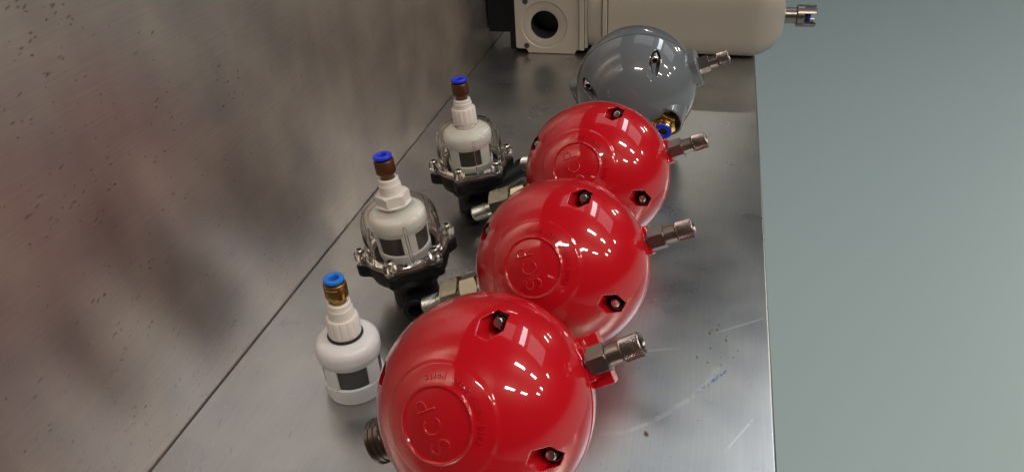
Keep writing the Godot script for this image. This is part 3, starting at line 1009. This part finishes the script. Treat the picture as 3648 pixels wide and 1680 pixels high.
func cream_unit() -> void:
	var o := thing("air_filter_unit", "large cream air filter unit lying across the far end of the table", "filter unit", Transform3D(Basis(), Vector3(-0.10, 0, -1.15)))
	var at := Vector3(0.10, 0, 1.15)      # from the thing's base back to the table's zero
	var xf := Transform3D(Basis(), at)
	var zf := -1.102; var yc := 0.052
	# square head with the port
	var mb := MB.new()
	var outline := [Vector2(-0.2895, 0.1050), Vector2(-0.2895, 0.0085), Vector2(-0.2860, 0.0068), Vector2(-0.2735, 0.0064), Vector2(-0.2700, 0.0004), Vector2(-0.1985, 0.0004), Vector2(-0.1945, 0.0066), Vector2(-0.1905, 0.0072), Vector2(-0.1905, 0.1050)]
	# front sheet with round holes, then the sides
	var port := Vector2(-0.2440, 0.0440)
	head_block(mb, outline, zf, -1.200, port, 0.0212, 0.0355, xf)
	var head := put("head", mb, M.cream_paint, o)
	mb = MB.new()
	lathe(mb, [Vector2(0.0212, 0.0), Vector2(0.0206, -0.045), Vector2(0.0, -0.045)], 56, xf * Transform3D(Basis(Vector3.RIGHT, PI / 2), Vector3(port.x, port.y, zf - 0.002)))
	put("port", mb, M.bore_dark, head)
	mb = MB.new()
	lathe(mb, [Vector2(0.0, 0.0004), Vector2(0.0042, 0.0004)], 24, xf * Transform3D(Basis(Vector3.RIGHT, PI / 2), Vector3(-0.2722, 0.0120, zf)))
	put("screw_hole", mb, M.bore_dark, head)  # flat dark disc, the shade of a hole put into colour
	mb = MB.new()
	lathe(mb, [Vector2(0.0, 0.0004), Vector2(0.0042, 0.0004)], 24, xf * Transform3D(Basis(Vector3.RIGHT, PI / 2), Vector3(-0.2722, 0.0790, zf)))
	put("screw_hole", mb, M.bore_dark, head)  # upper hole, likewise only a dark disc for its shade
	# ribs and flanges to the right of the head
	mb = MB.new()
	box(mb, Vector3(-0.1898, 0.0075, -1.198), Vector3(-0.1835, 0.103, zf + 0.0035), 0.001, xf)
	box(mb, Vector3(-0.1828, 0.0095, -1.196), Vector3(-0.1790, 0.101, zf - 0.0030), 0.001, xf)
	put("rib", mb, M.cream_paint, head)
	var roll := Basis(Vector3.BACK, -PI / 2)      # Y -> +X
	mb = MB.new()
	super_ring(mb, [Vector3(0.0, 0.0, -0.1786), Vector3(0.0455, 0.0455, -0.1786), Vector3(0.0465, 0.0465, -0.177), Vector3(0.0465, 0.0465, -0.158), Vector3(0.0452, 0.0452, -0.1568), Vector3(0.0, 0.0, -0.1568)], xf * Transform3D(roll, Vector3(0, yc, -1.15)), 3.4)
	put("collar", mb, M.cream_paint, o)
	mb = MB.new()
	super_ring(mb, [Vector3(0.0, 0.0, -0.1560), Vector3(0.0500, 0.0500, -0.1560), Vector3(0.0508, 0.0508, -0.1550), Vector3(0.0508, 0.0508, -0.1500), Vector3(0.0500, 0.0500, -0.1490), Vector3(0.0, 0.0, -0.1490)], xf * Transform3D(roll, Vector3(0, yc, -1.15)), 3.4)
	put("clamp_ring", mb, M.cream_paint, o)
	mb = MB.new()
	var rows := [Vector3(0.0, 0.0, -0.1482), Vector3(0.0492, 0.0492, -0.1482), Vector3(0.0505, 0.0505, -0.1470), Vector3(0.0515, 0.0515, 0.05), Vector3(0.0515, 0.0515, 0.060)]
	for i in 7:
		var a := PI / 2 * (i + 1) / 8.0
		rows.append(Vector3(0.0515 - 0.034 * pow(1 - cos(a), 0.8), 0.0515 - 0.034 * pow(1 - cos(a), 0.8), 0.060 + 0.040 * sin(a)))
	rows.append_array([Vector3(0.015, 0.015, 0.1008), Vector3(0.0, 0.0, 0.1010)])
	super_ring(mb, rows, xf * Transform3D(roll, Vector3(0, yc, -1.15)), 4.6)
	put("canister", mb, M.cream_paint, o)
	# black end piece and plate towards the wall
	mb = MB.new()
	box(mb, Vector3(-0.3325, 0.0300, -1.190), Vector3(-0.2985, 0.1050, zf - 0.006), 0.002, xf)
	put("end_cap", mb, M.black_plastic, o)
	mb = MB.new()
	box(mb, Vector3(-0.2985, 0.0045, -1.194), Vector3(-0.2900, 0.1050, zf - 0.003), 0.0015, xf)
	box(mb, Vector3(-0.2900, 0.0022, -1.190), Vector3(-0.2750, 0.0068, zf - 0.006), 0.001, xf)
	put("end_plate", mb, M.black_plastic, o)
	mb = MB.new()
	box(mb, Vector3(-0.1940, 0.0020, -1.190), Vector3(-0.1500, 0.0066, zf - 0.010), 0.001, xf)
	put("shadow_strip", mb, M.black_plastic, o)  # black strip standing in for the shadow below collar and clamp ring
	# drain at the free end: stub, cup with two prongs, blue ring
	mb = MB.new()
	var dx := xf * Transform3D(roll, Vector3(0, yc, -1.15))
	lathe(mb, [Vector2(0.0, 0.099), Vector2(0.0112, 0.099), Vector2(0.0112, 0.1165), Vector2(0.0140, 0.1172), Vector2(0.0150, 0.1180), Vector2(0.0150, 0.1270), Vector2(0.0143, 0.1276), Vector2(0.0, 0.1276)], 48, dx)
	var drain := put("drain", mb, M.valve_steel, o)
	for a in [0.0, PI / 2, PI, PI * 1.5]:
		mb = MB.new()
		lathe(mb, [Vector2(0.0118, 0.1180), Vector2(0.0158, 0.1180), Vector2(0.0158, 0.1425), Vector2(0.0150, 0.1435), Vector2(0.0124, 0.1435), Vector2(0.0118, 0.1180)], 6, dx, a + 0.5, a + 1.0)
		put("prong", mb, M.valve_steel, drain)
	mb = MB.new()
	lathe(mb, [Vector2(0.0085, 0.126), Vector2(0.0085, 0.1325), Vector2(0.0, 0.1325)], 32, dx)
	put("tube_seat", mb, M.bore_dark, drain)
	mb = MB.new()
	lathe(mb, [Vector2(0.0088, 0.1325), Vector2(0.0096, 0.1330), Vector2(0.0096, 0.1352), Vector2(0.0088, 0.1360), Vector2(0.0040, 0.1360), Vector2(0.0040, 0.133)], 32, dx)
	put("release_ring", mb, M.deep_blue_cap, drain)

func head_block(mb: MB, outline: Array, zf: float, zb: float, port: Vector2, r: float, rim: float, xf: Transform3D) -> void:
	var start := mb.v.size()
	var n := outline.size()
	# sides
	for i in n:
		var a: Vector2 = outline[i]; var b: Vector2 = outline[(i + 1) % n]
		var c := Vector2(-0.244, 0.05)
		var ai := a + (c - a).normalized() * 0.0015; var bi := b + (c - b).normalized() * 0.0015
		mb.quad(xf * Vector3(a.x, a.y, zf - 0.0012), xf * Vector3(b.x, b.y, zf - 0.0012), xf * Vector3(b.x, b.y, zb), xf * Vector3(a.x, a.y, zb))
		mb.quad(xf * Vector3(ai.x, ai.y, zf), xf * Vector3(bi.x, bi.y, zf), xf * Vector3(b.x, b.y, zf - 0.0012), xf * Vector3(a.x, a.y, zf - 0.0012))
	# face: outline minus the sunk disc, joined by a cut
	var inset := []
	for p in outline: inset.append((p + (Vector2(-0.244, 0.05) - p).normalized() * 0.0015) * 1000.0)
	var disc := []
	for p in ngon(64, rim * 1000.0): disc.append(p + port * 1000.0)
	for half in 2:
		var big := [Vector2(-400, port.y * 1000), Vector2(0, port.y * 1000), Vector2(0, 400), Vector2(-400, 400)] if half == 0 else [Vector2(-400, -400), Vector2(0, -400), Vector2(0, port.y * 1000), Vector2(-400, port.y * 1000)]
		for q in Geometry2D.intersect_polygons(PackedVector2Array(inset), PackedVector2Array(big)):
			for s in Geometry2D.clip_polygons(q, PackedVector2Array(disc)):
				var ids := Geometry2D.triangulate_polygon(s)
				for t in range(0, ids.size(), 3):
					var A: Vector2 = s[ids[t]] * 0.001; var B: Vector2 = s[ids[t + 1]] * 0.001; var C: Vector2 = s[ids[t + 2]] * 0.001
					if (B - A).cross(C - A) > 0.0:
						var w := B; B = C; C = w
					mb.tri(xf * Vector3(A.x, A.y, zf), xf * Vector3(B.x, B.y, zf), xf * Vector3(C.x, C.y, zf))
	# sunk ring round the port
	var f := xf * Transform3D(Basis(Vector3.RIGHT, PI / 2), Vector3(port.x, port.y, zf))
	var st := mb.v.size()
	lathe(mb, [Vector2(rim, 0.0), Vector2(rim - 0.0012, -0.0016), Vector2(r + 0.001, -0.0016), Vector2(r, -0.0022)], 64, f)
	for i in range(st, mb.v.size(), 3):
		var nrm := -(mb.v[i + 1] - mb.v[i]).cross(mb.v[i + 2] - mb.v[i])
		if nrm.z < 0.0:
			var w := mb.v[i + 1]; mb.v[i + 1] = mb.v[i + 2]; mb.v[i + 2] = w
	for i in range(start, st, 3):
		var m := (mb.v[i] + mb.v[i + 1] + mb.v[i + 2]) / 3.0 - xf * Vector3(-0.244, 0.05, -1.15)
		var nrm := -(mb.v[i + 1] - mb.v[i]).cross(mb.v[i + 2] - mb.v[i])
		if nrm.dot(m) < 0.0:
			var w := mb.v[i + 1]; mb.v[i + 1] = mb.v[i + 2]; mb.v[i + 2] = w

# ------------------------------------------------------------------ table, wall, floor, lamps
const EDGE_X := 0.0656
const WALL_X := -0.336

func sheet_steel(called: String, ims: Array, rough: float, aniso: float) -> StandardMaterial3D:
	var m := mat(called, Color(1, 1, 1), rough * 2.0, 1.0)
	m.albedo_texture = ImageTexture.create_from_image(ims[0])
	m.roughness_texture = ImageTexture.create_from_image(ims[1])
	m.roughness_texture_channel = BaseMaterial3D.TEXTURE_CHANNEL_RED
	m.anisotropy_enabled = true; m.anisotropy = -aniso
	return m

func steel_table() -> void:
	var o := thing("steel_table", "brushed steel table top carrying the red balls and the filters", "table", Transform3D(Basis(), Vector3(-0.134, -0.80, -0.5)))
	var xf := Transform3D(Basis(), Vector3(0.134, 0.80, 0.5))
	var rng := RandomNumberGenerator.new(); rng.seed = 11
	# picture: x along the table's depth (z from -1.25 to -0.226), y across it (x from the wall to the edge)
	var s := 2000.0
	var ims := sheet_images(2048, 804, s, Color(0.73, 0.73, 0.725), 5)
	var px := func(x: float, z: float) -> Vector2: return Vector2((z + 1.25) * s, (x + 0.3345) * s)
	var light := Color(0.93, 0.92, 0.92); var brown := Color(0.30, 0.22, 0.15); var dark := Color(0.2, 0.19, 0.19)
	for i in 520:      # fine wear
		var p: Vector2 = px.call(rng.randf_range(-0.33, 0.065), rng.randf_range(-1.0, 0.0))
		var d := Vector2.from_angle(rng.randf() * TAU) * rng.randf_range(3, 20)
		scratch(ims, p, p + d, 0.8, light if rng.randf() < 0.6 else dark, rng.randf_range(0.08, 0.35), 0.66)
	for i in 160:
		var p: Vector2 = px.call(rng.randf_range(-0.33, 0.065), rng.randf_range(-1.1, 0.0))
		blot(ims, p.x, p.y, rng.randf_range(0.8, 2.4), rng.randf_range(0.7, 1.8), rng.randf() * PI, dark if rng.randf() < 0.6 else brown, rng.randf_range(0.3, 0.8), 0.8, rng)
	for i in 12:      # rusty specks near the front right
		var p: Vector2 = px.call(rng.randf_range(0.010, 0.040), rng.randf_range(-0.49, -0.44))
		blot(ims, p.x, p.y, rng.randf_range(2.0, 5.5), rng.randf_range(1.4, 2.8), rng.randf() * 0.6 - 0.3, brown, rng.randf_range(0.3, 0.6), 0.8, rng)
	var p0: Vector2 = px.call(-0.0185, -0.3635)
	blot(ims, p0.x, p0.y, 6.0, 3.6, 0.4, brown, 0.8, 0.85, rng)
	# the long scuffed arc and its blue end
	var path := [Vector2(-0.050, -0.357), Vector2(-0.0304, -0.363), Vector2(-0.0155, -0.3751), Vector2(-0.0031, -0.3889), Vector2(0.0097, -0.4032), Vector2(0.0180, -0.4174), Vector2(0.0240, -0.4300), Vector2(0.0270, -0.4400)]
	for w in 7:
		var off := Vector2(rng.randf_range(-0.0022, 0.0022), rng.randf_range(-0.002, 0.002))
		for i in path.size() - 1:
			var a: Vector2 = path[i] + off; var b: Vector2 = path[i + 1] + off
			scratch(ims, px.call(a.x, a.y), px.call(b.x, b.y), 0.9, light, rng.randf_range(0.12, 0.4), 0.7, rng.randf_range(-1, 1))
	for i in 60:
		var t := rng.randf()
		var a := Vector2(0.0120, -0.4080).lerp(Vector2(0.0330, -0.4360), t)
		var q: Vector2 = px.call(a.x + rng.randf_range(-0.0012, 0.0012), a.y + rng.randf_range(-0.001, 0.001))
		blot(ims, q.x, q.y, rng.randf_range(0.8, 1.7), 0.8, 0.0, Color(0.08, 0.2, 0.55), 0.25 + 0.6 * t, 0.8, rng)
	scratch(ims, px.call(0.033, -0.358), px.call(0.052, -0.392), 1.1, light, 0.7, 0.8)
	scratch(ims, px.call(0.020, -0.475), px.call(0.064, -0.505), 1.0, light, 0.5, 0.8)
	scratch(ims, px.call(-0.045, -0.440), px.call(0.000, -0.456), 1.0, light, 0.5, 0.8)
	var m := sheet_steel("table_steel", ims, 0.29, 0.4)
	m.metallic = 0.97
	# top sheet with rolled front and side edges; u runs across the grain for the brushed sheen
	var mb := MB.new()
	var prof := [Vector2(WALL_X + 0.0013, -0.004), Vector2(WALL_X + 0.0013, 0.0)]
	for i in 7:
		var a := PI / 2 * i / 6.0
		prof.append(Vector2(EDGE_X - 0.0024 + 0.0024 * sin(a), -0.0024 + 0.0024 * cos(a)))
	prof.append(Vector2(EDGE_X, -0.034)); prof.append(Vector2(EDGE_X - 0.002, -0.034)); prof.append(Vector2(EDGE_X - 0.002, -0.004)); prof.append(prof[0])
	var z0 := -1.9; var z1 := 0.6
	for i in prof.size() - 1:
		var a: Vector2 = prof[i]; var b: Vector2 = prof[i + 1]
		var ua := Vector2((z0 + 1.25) / 1.024, (a.x + 0.3345) * s / 804.0); var ub := Vector2((z0 + 1.25) / 1.024, (b.x + 0.3345) * s / 804.0)
		var uc := Vector2((z1 + 1.25) / 1.024, ub.y); var ud := Vector2((z1 + 1.25) / 1.024, ua.y)
		mb.quad(Vector3(a.x, a.y, z0), Vector3(b.x, b.y, z0), Vector3(b.x, b.y, z1), Vector3(a.x, a.y, z1), ua, ub, uc, ud)
	mb.turn_out(0)
	put("table_top", mb, m, o, xf, 0.7)
	mb = MB.new()
	for e in [[-0.30, 0.5], [0.03, 0.5], [-0.30, -1.8], [0.03, -1.8]]:
		mb = MB.new()
		box(mb, Vector3(e[0] - 0.02, -0.80, e[1] - 0.02), Vector3(e[0] + 0.02, -0.004, e[1] + 0.02), 0.002, xf)
		put("leg", mb, M.dark_steel, o)
	mb = MB.new()
	box(mb, Vector3(-0.32, -0.034, -1.85), Vector3(0.055, -0.0045, 0.55), 0.001, xf)
	put("under_frame", mb, M.dark_steel, o)
	mb = MB.new()
	box(mb, Vector3(WALL_X + 0.0002, -0.006, z0), Vector3(WALL_X + 0.0011, -0.0012, z1), 0.0001, xf)
	put("corner_seam", mb, M.gap_black, o)

func steel_wall() -> void:
	var o := thing("steel_wall", "stained brushed steel wall panel rising along the table's side", "wall", Transform3D(Basis(), Vector3(WALL_X, 0, -0.5)))
	var xf := Transform3D(Basis(), -o.position)
	var rng := RandomNumberGenerator.new(); rng.seed = 23
	var s := 2000.0
	# picture: x along z from -1.22 to -0.196, y up from the table to 0.35 m
	var ims := sheet_images(2048, 700, s, Color(0.765, 0.715, 0.68), 9, 0.10, 0.03)
	var px := func(z: float, y: float) -> Vector2: return Vector2((z + 1.22) * s, y * s)
	var fleck := Color(0.33, 0.26, 0.23)
	# larger clusters of corrosion flecks: tenths of metres towards the back and up
	for c in "2.98,2.97 3.16,2.90 3.31,2.88 3.00,2.67 3.13,2.82 3.02,2.78 3.21,2.66 3.04,2.57 2.73,2.49 2.81,2.42 3.10,2.02 2.97,1.94 3.29,1.98 3.25,1.89 3.21,2.07 2.86,2.12 3.00,1.87 2.97,1.80 2.78,1.98 2.65,1.98 3.02,1.74 3.86,2.03 4.00,1.95 3.62,2.06 3.64,1.88 4.46,2.10 4.55,2.00 3.91,2.16 4.60,1.85 4.35,1.88 3.62,1.50 4.71,1.98 3.88,2.55 3.37,2.78 4.62,1.40 5.79,1.89 2.68,1.86 2.92,1.44 2.85,1.30 3.08,1.12 2.85,1.07 3.16,0.88 3.31,0.69 2.84,0.90 2.81,0.47 2.22,1.18 2.17,0.90 2.42,0.40 2.63,1.34 3.64,0.34 3.77,0.31 3.27,1.26".split(" "):
		var f := c.split_floats(",")
		for k in rng.randi_range(1, 4):
			var p: Vector2 = px.call(-f[0] * 0.1 + rng.randfn() * 0.006, f[1] * 0.1 + rng.randfn() * 0.003)
			blot(ims, p.x, p.y, rng.randf_range(1.8, 5.0), rng.randf_range(0.9, 1.7), rng.randf_range(-0.5, 0.35), fleck, rng.randf_range(0.2, 0.55), 0.8, rng)
	for k in 600:
		var z := -0.15 - absf(rng.randfn()) * 0.25; var y := rng.randf_range(0.0, 0.31)
		if rng.randf() < 0.35: z = rng.randf_range(-0.62, -0.22); y = absf(rng.randfn()) * 0.035
		var p: Vector2 = px.call(z, y)
		blot(ims, p.x, p.y, rng.randf_range(1.0, 3.2), rng.randf_range(0.7, 1.3), rng.randf_range(-0.5, 0.4), fleck, rng.randf_range(0.1, 0.45), 0.75, rng)
	for k in 60:
		var p: Vector2 = px.call(rng.randf_range(-0.9, -0.2), rng.randf_range(0.01, 0.3))
		scratch(ims, p, p + Vector2(rng.randf_range(-14, 14), rng.randf_range(-14, 14)), 0.8, Color(0.86, 0.84, 0.82), rng.randf_range(0.15, 0.4), 0.7)
	var m := sheet_steel("wall_steel", ims, 0.34, 0.8)
	m.metallic = 0.92
	var mb := MB.new()
	var z0 := -1.9; var z1 := 0.6; var y1 := 0.62
	var V := func(x: float, y: float, z: float) -> Vector3: return Vector3(x, y, z)
	var U := func(y: float, z: float) -> Vector2: return Vector2((z + 1.22) / 1.024, y * s / 700.0)
	for e in [WALL_X, WALL_X - 0.003]:
		mb.quad(V.call(e, -0.02, z0), V.call(e, -0.02, z1), V.call(e, y1, z1), V.call(e, y1, z0), U.call(-0.02, z0), U.call(-0.02, z1), U.call(y1, z1), U.call(y1, z0))
		pass
	mb.quad(V.call(WALL_X, y1, z0), V.call(WALL_X, y1, z1), V.call(WALL_X - 0.003, y1, z1), V.call(WALL_X - 0.003, y1, z0))
	put("sheet", mb, m, o, xf, 0.9)

func floor_sheet() -> void:
	var m := mat("floor_paint", lin(0.365, 0.455, 0.468), 0.45)
	m.albedo_texture = null
	m.normal_enabled = true
	m.normal_texture = noise_tex(512, 0.01, 3, true, 3.0, 4)
	m.normal_scale = 0.05
	m.uv1_triplanar = true; m.uv1_scale = Vector3.ONE * 1.2
	var pl := PlaneMesh.new(); pl.size = Vector2(30, 40)
	var o := put_mesh("floor", pl, m, self, Transform3D(Basis(), Vector3(4.0, -0.80, -6.0)))
	o.set_meta("kind", "structure")
	o.set_meta("label", "glossy grey green painted floor beyond the table's edge")

func ceiling_lamps() -> void:
	var spots := [Vector2(0.25, 0.90), Vector2(1.70, 0.87), Vector2(2.95, 0.85), Vector2(1.66, -0.50), Vector2(2.92, -0.50), Vector2(4.75, 0.36), Vector2(4.75, -0.24), Vector2(4.75, -1.63), Vector2(0.20, -5.9), Vector2(3.5, -5.4), Vector2(4.5, -8.0)]  # all out of view; last two are added fill for the far floor
	for i in spots.size():
		var p: Vector2 = spots[i]
		var o := thing("unseen_ceiling_lamp", "white ceiling lamp out of view; most are mirrored in the glossy balls, the last two are added for the far floor", "lamp", Transform3D(Basis(), Vector3(p.x, 2.5, p.y)), "ceiling lamps mirrored in the balls")
		var mb := MB.new()
		box(mb, Vector3(-0.36, 0.004, -0.085), Vector3(0.36, 0.06, 0.085), 0.004)
		put("housing", mb, M.lamp_housing, o)
		mb = MB.new()
		box(mb, Vector3(-0.34, 0.0, -0.07), Vector3(0.34, 0.0038, 0.07), 0.001)
		put("glowing_tube", mb, M.lamp_glow, o)
		var l := AreaLight3D.new()
		l.name = "lamp_light"
		l.area_size = Vector2(0.68, 0.14)
		l.light_energy = LAMP * (2.0 if p.y < -7.0 else 0.15 if p.y < -5.5 else 1.6 if p.y < -5.0 else 1.0)
		l.light_color = Color(1.0, 0.965, 0.91)
		l.light_size = 0.2
		l.shadow_enabled = true
		l.transform = Transform3D(Basis(Vector3.RIGHT, -PI / 2), Vector3(0, -0.006, 0))
		o.add_child(l)
	# unseen lit sheets overhead, placed for soft patches on balls and table sheen
	unseen_roof_light("broad dim roof light out of view, placed to give the soft patch at the upper right of each ball", Vector3(2.6, 2.6, -2.5), Vector2(1.7, 1.8), ROOF * 0.5)
	unseen_roof_light("long bright roof light out of view, placed to give the pale streak below the top bolt of each ball", Vector3(1.35, 2.6, -2.7), Vector2(0.32, 2.0), ROOF * 1.9)
	unseen_roof_light("small dim roof light out of view, placed to brighten the table steel right of the red balls", Vector3(0.2, 2.6, -2.35), Vector2(1.2, 1.5), ROOF * 0.1)

func unseen_roof_light(label: String, where: Vector3, size: Vector2, power: float) -> void:  # lit sheet out of view, lighting balls, table and wall
	var o := thing("unseen_roof_light", label, "roof light", Transform3D(Basis(), where))
	var mb := MB.new()
	box(mb, Vector3(-size.x / 2 - 0.04, 0.004, -size.y / 2 - 0.04), Vector3(size.x / 2 + 0.04, 0.06, size.y / 2 + 0.04), 0.004)
	put("frame", mb, M.lamp_housing, o)
	mb = MB.new()
	box(mb, Vector3(-size.x / 2, 0.0, -size.y / 2), Vector3(size.x / 2, 0.0038, size.y / 2), 0.001)
	put("lit_sheet", mb, M.unseen_roof_glow, o)
	var l := AreaLight3D.new()
	l.name = "lamp_light"
	l.area_size = size
	l.light_energy = power
	l.light_color = Color(0.96, 0.98, 1.0)
	l.light_size = 1.0
	l.shadow_enabled = true
	l.transform = Transform3D(Basis(Vector3.RIGHT, -PI / 2), Vector3(0, -0.006, 0))
	o.add_child(l)

const ROOF := 1.0
const LAMP := 2.0

func _ready() -> void:
	# camera
	var cam := Camera3D.new()
	cam.name = "Camera"
	var x := Vector3(0.9688, -0.0508, -0.2426); var y := Vector3(-0.0889, 0.8424, -0.5314); var back := Vector3(0.2314, 0.5364, 0.8116)
	cam.transform = Transform3D(Basis(x, y, back).orthonormalized(), Vector3(0, 0.389, 0))
	cam.fov = 34.67
	cam.near = 0.02; cam.far = 60.0
	cam.current = true
	add_child(cam)
	# surroundings: the dim even light of a large hall
	var env := Environment.new()
	env.background_mode = Environment.BG_COLOR
	env.background_color = Color(0.13, 0.13, 0.132)
	env.background_energy_multiplier = 1.0
	env.tonemap_mode = Environment.TONE_MAPPER_LINEAR
	env.tonemap_exposure = 1.0
	env.sdfgi_enabled = true; env.ssao_enabled = true; env.ssil_enabled = true
	var we := WorldEnvironment.new()
	we.name = "Surroundings"
	we.environment = env
	add_child(we)
	make_materials()
	ceiling_lamps()
	floor_sheet()
	steel_table()
	steel_wall()
	cream_unit()
	red_balls()
	grey_ball()
	bare_filter()
	bowl_filter("clear bowl filter with a white hex nut on top, nearer of the two domes",
		Transform3D(Basis(Vector3.BACK, deg_to_rad(5.5)), Vector3(-0.2244, 0, -0.4811)), deg_to_rad(27.0), true, [Vector3(0.013, 0, 0.034)])
	bowl_filter("clear bowl filter with a white fluted collar on top, farther of the two domes",
		Transform3D(Basis(Vector3.BACK, deg_to_rad(3.5)), Vector3(-0.2161, 0, -0.6382)), deg_to_rad(31.0), false, [Vector3(0.008, 0, 0.036), Vector3(0.034, 0, -0.068)])
